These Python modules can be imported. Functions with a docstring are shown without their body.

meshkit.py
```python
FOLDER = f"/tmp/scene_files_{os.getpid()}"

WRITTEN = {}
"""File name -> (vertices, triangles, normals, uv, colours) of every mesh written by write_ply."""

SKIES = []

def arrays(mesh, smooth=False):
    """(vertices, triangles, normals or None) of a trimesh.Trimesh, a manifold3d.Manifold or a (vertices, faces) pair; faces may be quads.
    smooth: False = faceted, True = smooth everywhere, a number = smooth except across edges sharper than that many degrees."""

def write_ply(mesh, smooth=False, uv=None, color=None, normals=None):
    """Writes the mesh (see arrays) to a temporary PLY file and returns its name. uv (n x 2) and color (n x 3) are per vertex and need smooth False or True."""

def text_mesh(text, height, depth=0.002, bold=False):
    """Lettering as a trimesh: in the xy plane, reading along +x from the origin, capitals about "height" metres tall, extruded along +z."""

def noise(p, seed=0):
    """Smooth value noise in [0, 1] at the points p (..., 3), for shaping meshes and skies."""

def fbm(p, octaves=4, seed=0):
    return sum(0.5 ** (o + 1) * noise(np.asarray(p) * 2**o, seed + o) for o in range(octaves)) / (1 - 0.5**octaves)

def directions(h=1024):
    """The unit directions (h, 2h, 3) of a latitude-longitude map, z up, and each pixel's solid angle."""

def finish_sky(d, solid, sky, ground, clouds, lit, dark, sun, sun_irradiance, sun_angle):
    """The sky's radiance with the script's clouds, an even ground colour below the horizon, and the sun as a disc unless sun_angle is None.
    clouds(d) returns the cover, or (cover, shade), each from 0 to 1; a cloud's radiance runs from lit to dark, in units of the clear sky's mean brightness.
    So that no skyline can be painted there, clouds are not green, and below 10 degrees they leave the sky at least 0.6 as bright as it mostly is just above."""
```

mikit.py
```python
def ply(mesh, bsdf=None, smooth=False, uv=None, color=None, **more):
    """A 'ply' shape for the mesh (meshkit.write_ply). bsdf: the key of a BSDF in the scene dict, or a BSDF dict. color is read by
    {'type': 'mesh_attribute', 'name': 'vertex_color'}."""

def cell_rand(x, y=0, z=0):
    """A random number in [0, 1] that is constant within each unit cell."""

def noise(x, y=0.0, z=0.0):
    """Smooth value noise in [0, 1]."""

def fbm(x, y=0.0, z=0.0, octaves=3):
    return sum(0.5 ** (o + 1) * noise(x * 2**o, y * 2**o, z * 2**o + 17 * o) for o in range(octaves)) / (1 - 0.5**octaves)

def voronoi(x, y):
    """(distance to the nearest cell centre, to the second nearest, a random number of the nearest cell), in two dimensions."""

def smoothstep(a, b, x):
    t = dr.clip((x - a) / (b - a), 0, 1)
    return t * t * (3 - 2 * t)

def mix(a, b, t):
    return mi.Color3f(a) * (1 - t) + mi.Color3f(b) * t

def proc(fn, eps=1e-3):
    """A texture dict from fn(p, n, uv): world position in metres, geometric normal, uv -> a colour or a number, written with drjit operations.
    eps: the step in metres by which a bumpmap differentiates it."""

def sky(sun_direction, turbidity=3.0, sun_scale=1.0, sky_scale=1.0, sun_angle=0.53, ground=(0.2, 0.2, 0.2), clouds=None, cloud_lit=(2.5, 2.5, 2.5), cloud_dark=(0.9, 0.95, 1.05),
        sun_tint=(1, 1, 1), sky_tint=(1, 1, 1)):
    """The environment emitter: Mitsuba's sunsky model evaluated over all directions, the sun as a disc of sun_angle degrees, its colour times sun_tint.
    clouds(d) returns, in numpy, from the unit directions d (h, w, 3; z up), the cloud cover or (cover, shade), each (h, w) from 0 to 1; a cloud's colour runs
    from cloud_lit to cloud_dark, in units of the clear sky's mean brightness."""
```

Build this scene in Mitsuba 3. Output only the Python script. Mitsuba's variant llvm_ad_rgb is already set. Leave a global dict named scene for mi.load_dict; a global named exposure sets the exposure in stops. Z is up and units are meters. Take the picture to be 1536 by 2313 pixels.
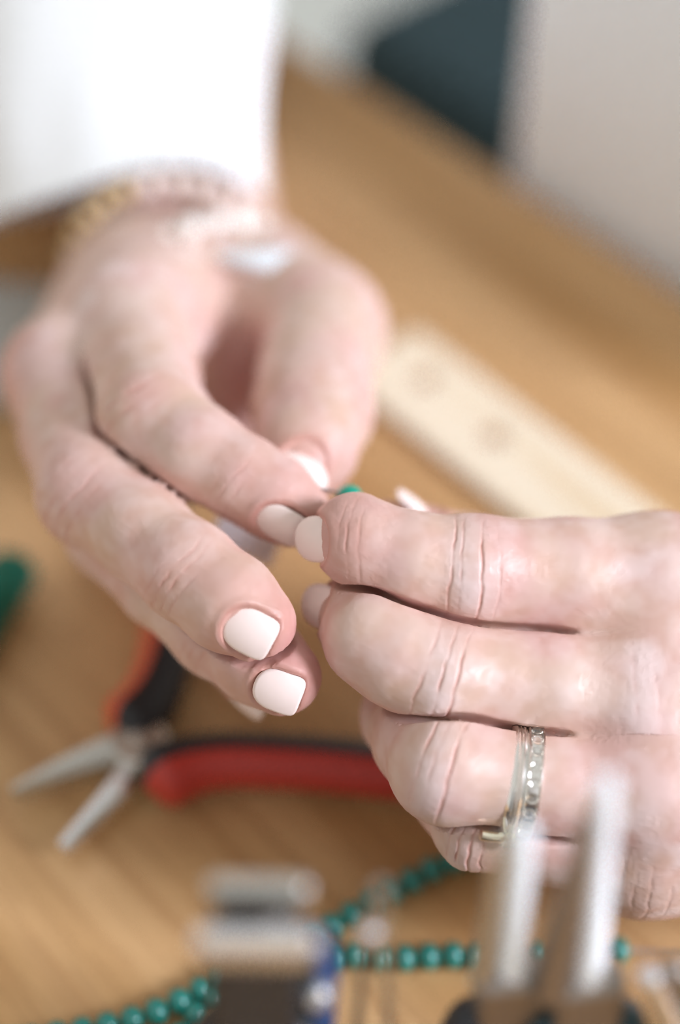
import math, random
import numpy as np, trimesh, mitsuba as mi, drjit as dr
import mikit, meshkit
from scipy.interpolate import CubicSpline
from mikit import noise, fbm, smoothstep, mix

MT = mi.ScalarTransform4f
scene, labels = {}, {}
rng = np.random.default_rng(7)

# ---------------------------------------------------------------- camera, light, exposure
exposure = 2.08
CAM = np.array([0, -0.27, 1.058]); PITCH = math.radians(48.6)
FWD = np.array([0, math.cos(PITCH), -math.sin(PITCH)])
scene['camera'] = {'type': 'thinlens', 'fov': 2 * math.degrees(math.atan(768 / 3900)), 'fov_axis': 'x', 'aperture_radius': 0.0108, 'focus_distance': 0.297,
                   'near_clip': 0.02, 'far_clip': 30.0, 'to_world': MT().look_at(origin=CAM.tolist(), target=(CAM + FWD).tolist(), up=[0, 0, 1])}
scene['room_light'] = {'type': 'constant', 'radiance': {'type': 'rgb', 'value': [0.160, 0.157, 0.150]}}
WIN_RADIANCE = [14.4, 15.0, 17.2]

# ---------------------------------------------------------------- helpers (lengths in millimetres until a mesh is put in the scene)
def rgb(c): return {'type': 'rgb', 'value': list(map(float, c))}
def mat(key, col, rough=0.5, spec=0.5, metallic=0.0, **k):
    scene[key] = {'type': 'twosided', 'bsdf': {'type': 'principled', 'base_color': col if isinstance(col, dict) else rgb(col), 'roughness': rough, 'specular': spec, 'metallic': metallic, **k}}
    return key
def numbered(name):
    k, i = name, 0
    while k in scene or k in labels or any(q.startswith(k + '__') for q in scene):
        i += 1; k = f'{name}_{i:03d}'
    return k
def put(name, mesh, bsdf, parent=None, smooth=30, color=None, **more):
    """One mesh as one entry (millimetres in, metres in the scene)."""
    key = numbered((parent + '__' if parent else '') + name)
    if isinstance(mesh, (tuple, list)): mesh = trimesh.Trimesh(np.asarray(mesh[0]), np.asarray(mesh[1]), process=False)
    m = mesh.copy(); m.apply_scale(0.001)
    scene[key] = mikit.ply(m, bsdf, smooth=True if color is not None else smooth, color=color, **more)
    return key
def tag(key, label=None, cat=None, group=None, kind=None):
    d = {k: v for k, v in (('label', label), ('category', cat), ('group', group), ('kind', kind)) if v}
    labels[key] = d; return key
def unit(v): v = np.asarray(v, float); return v / np.linalg.norm(v)
def spline(pts, n):
    pts = np.asarray(pts, float)
    s = np.r_[0, np.cumsum(np.linalg.norm(np.diff(pts[:, :3], axis=0), axis=1))]
    return CubicSpline(s, pts)(np.linspace(0, s[-1], n))
def loft(rings, caps=True):
    """rings: (k, m, 3) closed rings -> mesh with quads and end caps."""
    rings = np.asarray(rings, float); k, m, _ = rings.shape
    v = rings.reshape(-1, 3); j = np.arange(m); f = []
    for i in range(k - 1):
        a, b = i * m + j, i * m + (j + 1) % m
        f += [np.c_[a, b, b + m], np.c_[a, b + m, a + m]]
    f = np.vstack(f)
    if caps:
        v = np.vstack([v, rings[0].mean(0), rings[-1].mean(0)]); n0 = k * m
        f = np.vstack([f, np.c_[(j + 1) % m, j, j * 0 + n0], np.c_[(k - 1) * m + j, (k - 1) * m + (j + 1) % m, j * 0 + n0 + 1]])
    t = trimesh.Trimesh(v, f, process=False)
    if caps and t.volume < 0: t.invert()
    return t
def sweep(pts, profile, n=40, scale=None, up=(0, 0, 1)):
    """A cross-section (m, 2: sideways, upwards) along a spline; scale(t) -> factor or (side, up) factors."""
    c = spline(pts, n) if len(pts) > 2 or n > 2 else np.asarray(pts, float)
    t = np.gradient(c, axis=0); t /= np.linalg.norm(t, axis=1, keepdims=True)
    s = np.cross(t, up); s /= np.linalg.norm(s, axis=1, keepdims=True); u = np.cross(s, t)
    out = []
    for i in range(n):
        k = np.ones(2) * (scale(i / (n - 1)) if scale else 1.0)
        out.append(c[i] + profile[:, :1] * k[0] * s[i] + profile[:, 1:] * k[1] * u[i])
    return loft(out)
def ellipse(a, b, m=20, p=2.0):
    th = np.arange(m) / m * 2 * np.pi; c, s = np.cos(th), np.sin(th)
    return np.c_[a * np.sign(c) * np.abs(c) ** (2 / p), b * np.sign(s) * np.abs(s) ** (2 / p)]
def lathe(profile, m=40):
    prof = np.asarray(profile, float); th = np.arange(m) / m * 2 * np.pi
    return loft([np.c_[r * np.cos(th), r * np.sin(th), np.full(m, z)] for r, z in prof])
def rbox(sx, sy, sz, r, rot=None, at=(0, 0, 0)):
    import manifold3d as m3
    s = m3.Manifold.sphere(r, 16)
    pts = [s.translate([x * (sx / 2 - r), y * (sy / 2 - r), z * (sz / 2 - r)]) for x in (-1, 1) for y in (-1, 1) for z in (-1, 1)]
    q = m3.Manifold.batch_hull(pts).to_mesh()
    t = trimesh.Trimesh(np.array(q.vert_properties)[:, :3], np.array(q.tri_verts), process=False)
    if rot is not None: t.apply_transform(trimesh.transformations.rotation_matrix(rot, [0, 0, 1]))
    t.apply_translation(at); return t
def frame(mesh, origin, z, x=(1, 0, 0)):
    """Stands a mesh that was made along +z at origin along the direction z."""
    z = unit(z); x = unit(np.asarray(x, float) - np.dot(x, z) * z); M = np.eye(4)
    M[:3, 0], M[:3, 1], M[:3, 2], M[:3, 3] = x, np.cross(z, x), z, origin
    m = mesh.copy(); m.apply_transform(M); return m
def smin(a, b, k):
    h = np.maximum(k - np.abs(a - b), 0) / k
    return np.minimum(a, b) - h * h * k * 0.25

# ---- implicit bodies: round cones (a, b, ra, rb)
def cone_sdf(p, a, b, ra, rb):
    a, b = np.asarray(a, float), np.asarray(b, float); ba = b - a; L2 = ba @ ba
    t = np.clip(((p - a) @ ba) / L2, 0, 1)
    q = p - a - t[:, None] * ba
    return np.sqrt((q * q).sum(1)) - (ra + (rb - ra) * t)
def surface_nets(fn, lo, hi, h, coarse=5):
    """Naive surface nets of fn(points) <= 0 on a grid of pitch h, evaluated only near the surface."""
    lo, hi = np.asarray(lo, float), np.asarray(hi, float)
    nc = np.ceil((hi - lo) / (h * coarse)).astype(int) + 1
    gc = np.stack(np.meshgrid(*[lo[i] + np.arange(nc[i]) * h * coarse for i in range(3)], indexing='ij'), -1)
    dc = fn(gc.reshape(-1, 3)).reshape(nc)
    n = (nc - 1) * coarse + 1
    near = np.zeros(nc - 1, bool); big = 2.2 * h * coarse
    m = np.min([np.abs(dc[a:nc[0] - 1 + a, b:nc[1] - 1 + b, c:nc[2] - 1 + c]) for a in (0, 1) for b in (0, 1) for c in (0, 1)], axis=0)
    near = m < big
    val = np.repeat(np.repeat(np.repeat(np.sign(dc), coarse, 0), coarse, 1), coarse, 2)[:n[0], :n[1], :n[2]].astype(np.float32) * 50
    mask = np.zeros(n, bool)
    for a, b, c in np.argwhere(near):
        mask[a * coarse:a * coarse + coarse + 1, b * coarse:b * coarse + coarse + 1, c * coarse:c * coarse + coarse + 1] = True
    idx = np.argwhere(mask)
    val[mask] = fn(lo + idx * h)
    ins = val < 0
    cells = np.argwhere(np.add.reduce([ins[a:n[0] - 1 + a, b:n[1] - 1 + b, c:n[2] - 1 + c].astype(np.int8) for a in (0, 1) for b in (0, 1) for c in (0, 1)]) % 8 > 0)
    acc = np.zeros((len(cells), 3)); cnt = np.zeros(len(cells))
    corners = [(a, b, c) for a in (0, 1) for b in (0, 1) for c in (0, 1)]
    for a in corners:
        for ax in range(3):
            if a[ax]: continue
            b = list(a); b[ax] = 1
            va = val[tuple((cells + a).T)]; vb = val[tuple((cells + b).T)]
            on = (va < 0) != (vb < 0)
            t = np.where(on, va / np.where(on, va - vb, 1), 0)
            q = np.tile(np.asarray(a, float), (len(cells), 1)); q[:, ax] += t
            acc += q * on[:, None]; cnt += on
    v = lo + (cells + acc / cnt[:, None]) * h
    number = np.full(np.array(n) - 1, -1, np.int64); number[tuple(cells.T)] = np.arange(len(cells))
    faces = []
    for ax in range(3):
        o1, o2 = [(1, 2), (2, 0), (0, 1)][ax]
        sl = [slice(1, n[i] - 1) for i in range(3)]; sl[ax] = slice(0, n[ax] - 1)
        sl2 = list(sl); sl2[ax] = slice(1, n[ax])
        A, B = ins[tuple(sl)], ins[tuple(sl2)]
        e = np.argwhere(A != B); off = np.ones(3, int); off[ax] = 0; e = e + off
        d1, d2 = np.zeros(3, int), np.zeros(3, int); d1[o1] = 1; d2[o2] = 1
        q = [number[tuple(x.T)] for x in (e - d1 - d2, e - d2, e, e - d1)]
        q = np.stack(q, 1); flip = ~ins[tuple(e.T)]
        q[flip] = q[flip][:, ::-1]
        faces += [q[:, [0, 1, 2]], q[:, [0, 2, 3]]]
    f = np.vstack(faces); f = f[(f >= 0).all(1)]
    return trimesh.Trimesh(v, f, process=False)

# ---------------------------------------------------------------- hands
class Hand:
    """palm: list of round cones blended softly; fingers: name -> list of (joint, radius); nails and creases by finger."""
    def __init__(s, palm, fingers, nails, creases, flushes=(), bumps=(), seed=0):
        s.gap = 0.6; s.palm, s.fingers, s.nails, s.creases, s.flushes, s.bumps, s.seed = palm, fingers, nails, creases, flushes, bumps, seed
        for f in nails: s.seat_nail(f)
    def finger(s, p, name):
        j = s.fingers[name]; d = None
        for (a, ra), (b, rb) in zip(j[:-1], j[1:]):
            e = cone_sdf(p, a, b, ra, rb); d = e if d is None else smin(d, e, 2.6)
        return d
    def parts(s, p):
        d = None
        for a, b, ra, rb in s.palm:
            e = cone_sdf(p, a, b, ra, rb); d = e if d is None else smin(d, e, 9.0)
        f = [s.finger(p, n) for n in s.fingers]; raw = list(f)
        for i in range(len(f)):
            for j in range(len(f)):
                if i != j: f[i] = np.maximum(f[i], (raw[i] - raw[j]) * 0.5 + s.gap)
        return d, f
    def sdf(s, p):
        pal, fs = s.parts(p); out = pal
        for (n, j), f in zip(s.fingers.items(), fs):
            out = smin(out, smin(pal, f, 7.0), 0.9)
        return out
    def grad(s, p, e=0.25):
        g = np.stack([s.sdf(p + e * np.eye(3)[i]) - s.sdf(p - e * np.eye(3)[i]) for i in range(3)], 1)
        return g / np.maximum(np.linalg.norm(g, axis=1, keepdims=True), 1e-9)
    def seat_nail(s, f):
        n = s.nails[f]; a = unit(n['axis']); nn = unit(np.asarray(n['normal']) - np.dot(n['normal'], a) * a)
        n['a'], n['n'], n['s'] = a, nn, np.cross(nn, a)
        c = np.asarray(n['at'], float)[None]
        # slide along the nail's normal until it lies on the finger
        c = c + 14 * nn
        for _ in range(60): c = c - 0.7 * nn * s.finger(c, f)[:, None]
        n['c'] = c[0]
    def nail_coords(s, n, p):
        q = p - n['c']; return q @ n['a'], q @ n['s'], q @ n['n']
    def nail_outline(s, n, t, x):
        """Signed distance-like value of the nail's outline in its own plane, negative inside; +t is the free edge."""
        L, W, P = n['l'] / 2, n['w'] / 2, n.get('p', 3.2)
        tt = t / L; pw = np.where(tt < 0, 2.3, P)
        r = (np.abs(tt) ** pw + np.abs(x / W) ** pw) ** (1 / pw)
        return (r - 1) * min(L, W)
    def nail_mesh(s, f, thick=0.55):
        n = s.nails[f]; m, k = 28, 14
        L, W = n['l'] / 2, n['w'] / 2; R = n.get('R', W * 1.22); R2 = n.get('R2', 16.0); lift = n.get('lift', 0.15)
        th = np.arange(m * 2) / (m * 2) * 2 * np.pi
        d = np.c_[np.cos(th), np.sin(th)]; P = n.get('p', 3.2)
        pw = np.where(d[:, 0] < 0, 2.3, P)
        rad = 1 / (np.abs(d[:, 0]) ** pw + np.abs(d[:, 1]) ** pw) ** (1 / pw)
        rings = []
        for layer, prof in ((0, np.r_[0.04, np.linspace(0.12, 0.93, k)]), (0.35, [0.985]), (0.75, [1.0]), (1, [0.97, 0.5, 0.02])):
            for q in prof:
                t, x = d[:, 0] * rad * L * q, d[:, 1] * rad * W * q
                ang = np.clip(x / R, -1.4, 1.4)
                z = R * (np.cos(ang) - 1) - np.where(t > -9, (t / R2) ** 2 * R2 * 0.5, 0) + lift + 0.2 - layer * thick
                rings.append(n['c'] + t[:, None] * n['a'] + (R * np.sin(ang))[:, None] * n['s'] + z[:, None] * n['n'])
        return loft(rings)
    def build(s, lo, hi, h, fine):
        m = surface_nets(s.sdf, lo, hi, h)
        v = np.array(m.vertices)
        for _ in range(2):
            d = s.sdf(v); g = s.grad(v); v = v - 0.8 * np.clip(d, -0.6, 0.6)[:, None] * g
        v, f, att = trimesh.remesh.subdivide(v, m.faces, face_index=np.flatnonzero(fine(v[m.faces].mean(1))), vertex_attributes={'g': g})
        g = att['g'] / np.maximum(np.linalg.norm(att['g'], axis=1, keepdims=True), 1e-9)
        tc = v[f].mean(1); pick = np.zeros(len(f), bool)
        for c in s.creases:
            if c['lines']: pick |= ((tc - np.asarray(c['at'])) ** 2).sum(1) < (c.get('wide', 6.0) * 1.1 + 4) ** 2
        for n in s.nails.values(): pick |= ((tc - n['c']) ** 2).sum(1) < (n['l'] * 0.62) ** 2
        pick &= fine(tc) & ((g[f].mean(1) @ (np.array([0, -270.0, 1058.0]) - tc.mean(0))) > -20)
        v, f, att = trimesh.remesh.subdivide(v, f, face_index=np.flatnonzero(pick), vertex_attributes={'g': g})
        g = att['g'] / np.maximum(np.linalg.norm(att['g'], axis=1, keepdims=True), 1e-9)
        pal, fs = s.parts(v); fs = np.stack(fs, 1); names = list(s.fingers); near = np.argmin(fs, 1)
        inpalm = np.clip((fs.min(1) - pal + 7) / 8, 0, 1); open_ = np.abs(s.sdf(v)) < 0.4
        disp = np.zeros(len(v)); red = np.zeros(len(v)); pale = np.zeros(len(v))
        big = meshkit.fbm(v / 9.0 + 31, 2, s.seed); blot = meshkit.fbm(v / 6.5 + 77, 2, s.seed + 2); mid = meshkit.fbm(v / 3.2 + 11, 2, s.seed + 5); fine = meshkit.fbm(v / 0.8, 2, s.seed + 9)
        disp += (mid - 0.5) * 0.14 + (fine - 0.5) * 0.09
        for c in s.creases:
            a = unit(c['axis']); n = unit(np.asarray(c['normal']) - np.dot(c['normal'], a) * a); sd = np.cross(n, a)
            q = v - np.asarray(c['at']); wide = c.get('wide', 6.0); r = c['r']
            I = np.flatnonzero((np.abs(q @ a) < wide * 1.6) & (np.abs(q @ sd) < r * 1.4) & (q @ n > -3) & ((near == names.index(c['f'])) if c['f'] else True))
            if not len(I): continue
            q = q[I]; t, x, z = q @ a, q @ sd, q @ n; gg = g[I]
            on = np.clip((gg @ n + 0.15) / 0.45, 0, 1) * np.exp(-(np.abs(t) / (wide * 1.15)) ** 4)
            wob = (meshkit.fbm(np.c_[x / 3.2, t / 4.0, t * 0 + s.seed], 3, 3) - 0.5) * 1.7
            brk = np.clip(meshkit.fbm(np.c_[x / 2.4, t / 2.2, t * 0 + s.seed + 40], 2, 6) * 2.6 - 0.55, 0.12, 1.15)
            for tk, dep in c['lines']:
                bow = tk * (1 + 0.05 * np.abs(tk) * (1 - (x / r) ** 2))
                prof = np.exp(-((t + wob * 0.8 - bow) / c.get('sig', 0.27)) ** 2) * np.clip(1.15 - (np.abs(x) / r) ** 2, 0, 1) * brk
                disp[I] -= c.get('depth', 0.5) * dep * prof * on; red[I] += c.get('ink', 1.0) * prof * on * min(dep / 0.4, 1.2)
            swell = np.exp(-(t / (wide * 0.55)) ** 2) * np.clip(1 - (x / (r * 1.05)) ** 2, 0, 1) * on
            disp[I] += c.get('swell', 0.0) * swell + c.get('swell', 0.0) * (wob * 0.35) * on
            pale[I] += c.get('swell', 0.0) * 3.2 * swell * np.clip(wob + 0.8, 0, 1.5)
            red[I] += c.get('flush', 0.0) * np.exp(-(t / wide) ** 2) * on
        for at, r, amp in s.bumps:
            e = np.exp(-((v - np.asarray(at)) ** 2).sum(1) / r ** 2); disp += amp * e; pale += 0.9 * max(amp, 0) * e
        for f_, n in s.nails.items():
            t, x, z = s.nail_coords(n, v); j = names.index(f_)
            o = s.nail_outline(n, t, x); on = (near == j) & (z > -n['w'] * 0.55)
            fr = np.clip((n['l'] / 2 - t) / 2.0, 0, 1)
            disp += on * (-0.75 * np.clip(0.5 - o / 0.5, 0, 1) + n.get('fold', 0.3) * np.exp(-((o - 0.95) / 0.6) ** 2) * fr)
            red += on * 0.8 * np.exp(-((o - 0.3) / 0.45) ** 2) + on * 0.22 * np.exp(-(np.maximum(o, 0) / 3.0) ** 2)
        v = v + (disp * open_)[:, None] * g
        red = np.clip(red, 0, 1.5)[:, None]; pale = np.clip(pale, 0, 1)[:, None]
        base = np.array([0.555, 0.375, 0.292]); pink = np.array([0.575, 0.335, 0.312]); light = np.array([0.76, 0.64, 0.625]); deep = np.array([0.47, 0.21, 0.165])
        b = np.clip((big - 0.32) / 0.36, 0, 1)[:, None]; mm = np.clip((mid - 0.35) / 0.3, 0, 1)[:, None]
        col = base * (1 - 0.6 * b) + pink * 0.6 * b
        col = col * (1 - 0.2 * mm) + light * 0.2 * mm
        bb = np.clip((blot - 0.55) / 0.2, 0, 1)[:, None]*(0.35 + 0.65 * inpalm)[:, None]; col = col * (1 - 0.55 * bb) + light * 0.55 * bb
        col = col * (1 - 0.75 * pale) + light * 0.75 * pale
        tip = np.zeros(len(v))
        for (nme, j) in s.fingers.items():
            tip = np.maximum(tip, np.exp(-(((v - np.asarray(j[-1][0])) ** 2).sum(1) / 11.0 ** 2)))
        col = col * (1 - 0.65 * tip[:, None]) + np.array([0.50, 0.245, 0.205]) * 0.65 * tip[:, None]
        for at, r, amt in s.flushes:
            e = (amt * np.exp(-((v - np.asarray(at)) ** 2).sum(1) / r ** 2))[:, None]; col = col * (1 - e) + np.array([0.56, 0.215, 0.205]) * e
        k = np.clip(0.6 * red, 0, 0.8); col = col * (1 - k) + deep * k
        return trimesh.Trimesh(v, f, process=False), np.clip(col, 0, 1)

mat('skin', {'type': 'mesh_attribute', 'name': 'vertex_color'}, 0.47, 0.5)
mat('nail_polish', (0.82, 0.675, 0.63), 0.42, 0.5)

W = 1.0
right_hand = Hand(
    palm=[((-49.2, 66.4, 777.4), (-56.9, 156.0, 773.7), 13.5, 14), ((-29.6, 65.3, 779.0), (-40.2, 154.3, 774.8), 13.5, 14),
          ((-44.8, 45.3, 785.4), (-43.4, -1.6, 812.0), 12.5, 12.5), ((-49.3, 41.4, 784.7), (-57.3, -13.4, 809.6), 14, 10.8), ((-49.9, 45.6, 781.7), (-56.7, -12.0, 796.2), 14, 10), ((-47.2, 47.9, 778.3), (-54.2, -6.6, 780.9), 13, 9),
          ((-34.7, 33.5, 792.3), (-39.5, -1.9, 809.1), 13, 10.8), ((-30.9, 36.9, 788.6), (-21.5, 36.5, 789.7), 13.5, 14),
          ((-21.4, 35.8, 791.7), (-6.6, 13.2, 801.1), 14, 12.5), ((-31.1, 20.7, 797.0), (-16.8, 21.0, 794.7), 8, 8),
          ((-36.6, 11.7, 789.1), (-21.1, 16.7, 782.9), 15, 15), ((-45.4, -1.4, 790.9), (-26.9, 8.6, 781.0), 14, 13)],
    fingers={
        'thumb': [((-17.1, 29.3, 794.0), 13.5), ((-3.2, 6.7, 803.4), 12.9), ((-5.0, -15.0, 810.9), 11.6), ((-5.5, -28.1, 814.0), 11.8), ((-6.6, -41.9, 817.8), 9.6), ((-9.7, -53.8, 819.3), 6.7)],
        'index': [((-43.3, -2.3, 812.7), 12.5), ((-39.1, -23.7, 819.2), 10.8), ((-35.0, -42.2, 825.6), 10.3), ((-25.8, -52.3, 827.3), 8.4), ((-17.7, -57.7, 826.5), 7.5), ((-11.7, -61.2, 824.8), 7.2), ((-7.4, -64.0, 823.7), 5.9)],
        'middle': [((-57.2, -14.0, 810.4), 10.8), ((-52.7, -35.0, 814.6), 9.6), ((-46.5, -54.5, 818.7), 9.8), ((-35.8, -66.6, 821.4), 8.6), ((-26.7, -76.8, 823.1), 8.6), ((-19.1, -83.5, 822.5), 8.3), ((-14.4, -86.7, 821.0), 6.9)],
        'ring': [((-56.7, -12.0, 796.2), 10), ((-44.2, -50.6, 803.5), 9), ((-33.0, -66.2, 807.0), 8.2), ((-22.3, -79.2, 809.0), 8.1), ((-14.0, -87.4, 811.1), 7.8), ((-9.9, -91.3, 811.6), 6.7)],
        'pinky': [((-54.2, -6.6, 780.9), 9), ((-43.1, -42.9, 789.0), 8), ((-27.4, -63.2, 792.4), 7), ((-16.3, -79.0, 794.4), 5.8)]},
    nails={
        'index': dict(at=(-9.0, -63.3, 824.3), axis=(0.863, -0.343, -0.370), normal=(-0.221, -0.946, 0.237), l=9.6, w=8.0, R=6.5),
        'middle': dict(at=(-15.0, -87.0, 820.8), axis=(0.882, -0.353, -0.312), normal=(-0.020, -0.771, 0.636), l=9.0, w=8.4, p=5.0, R=7.5),
        'ring': dict(at=(-10.4, -92.1, 810.9), axis=(0.933, -0.271, -0.239), normal=(0.020, -0.795, 0.606), l=8.6, w=7.8, p=5.5, R=7.2),
        'pinky': dict(at=(-15.2, -80.9, 792.8), axis=(0.767, -0.543, -0.342), normal=(-0.298, -0.953, -0.046), l=7.5, w=6.2, R=5.2),
        'thumb': dict(at=(-8.9, -55.1, 820.9), axis=(-0.120, -0.872, 0.474), normal=(0.526, 0.336, 0.781), l=8.6, w=11.4, R=8.0, R2=60, lift=0.5, fold=0.1)},
    creases=[
        dict(f='index', at=(-36.7, -39.5, 825.3), axis=(0.549, -0.764, -0.341), normal=(-0.350, -0.691, 0.632), r=10.4, lines=[(-5.5,.22),(-3,.34),(-0.6,.42),(2.0,.36),(4.2,.24)], wide=7, flush=0.18),
        dict(f='index', at=(-18.3, -58.7, 827.0), axis=(0.805, -0.505, -0.311), normal=(-0.298, -0.893, 0.337), r=8, lines=[(-1.8,.15),(0,.2),(1.8,.15)], wide=4, flush=0.1),
        dict(f='middle', at=(-45.7, -55.1, 818.2), axis=(0.727, -0.626, -0.283), normal=(-0.297, -0.848, 0.439), r=10, lines=[(-4.5,.25),(-2.2,.38),(0.4,.42),(2.8,.36),(5,.25)], wide=7, flush=0.2),
        dict(f='middle', at=(-26.7, -76.8, 823.1), axis=(0.780, -0.518, -0.350), normal=(-0.151, -0.821, 0.551), r=8.6, lines=[(-2.6,.2),(-0.9,.3),(0.8,.3),(2.4,.2)], wide=4.5, flush=0.15),
        dict(f='ring', at=(-22.3, -79.2, 809.0), axis=(0.800, -0.535, -0.271), normal=(-0.300, -0.928, 0.221), r=8, lines=[(-1.8,.2),(0,.25),(1.8,.2)], wide=4, flush=0.1),
        dict(f='thumb', at=(-5.4, -32.1, 817.2), axis=(-0.050, -0.998, 0.049), normal=(0.000, 0.126, 0.992), r=12, lines=[(-4,.2),(-1.5,.32),(1.2,.36),(3.6,.24)], wide=6, flush=0.15),
        dict(f='middle', at=(-63.0, -16.5, 812.3), axis=(0.105, -0.916, -0.388), normal=(-0.890, -0.368, 0.268), r=12, lines=[], wide=9, flush=0.4)],
    flushes=[((-25.7, 9.5, 787.1), 15, 0.8), ((-19.8, -7.8, 793.2), 9, 0.6), ((-9.2, -56.7, 824.8), 4.5, 0.7), ((-13.4, -62.2, 827.9), 5, 0.25), ((-64.9, -17.9, 813.7), 8, 0.4), ((-61.5, 24.0, 800.0), 8, 0.3), ((-8.2, -89.8, 822.2), 6, 0.35), ((-4.1, -93.7, 813.5), 6, 0.4)],  # leading entries paint the shaded crimson of the thumb hollow over palm redness
    bumps=[((-57.3, -20.5, 818.0), 8, 0.7), ((-43.8, -10.2, 820.5), 9, 0.5)], seed=3)

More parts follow.
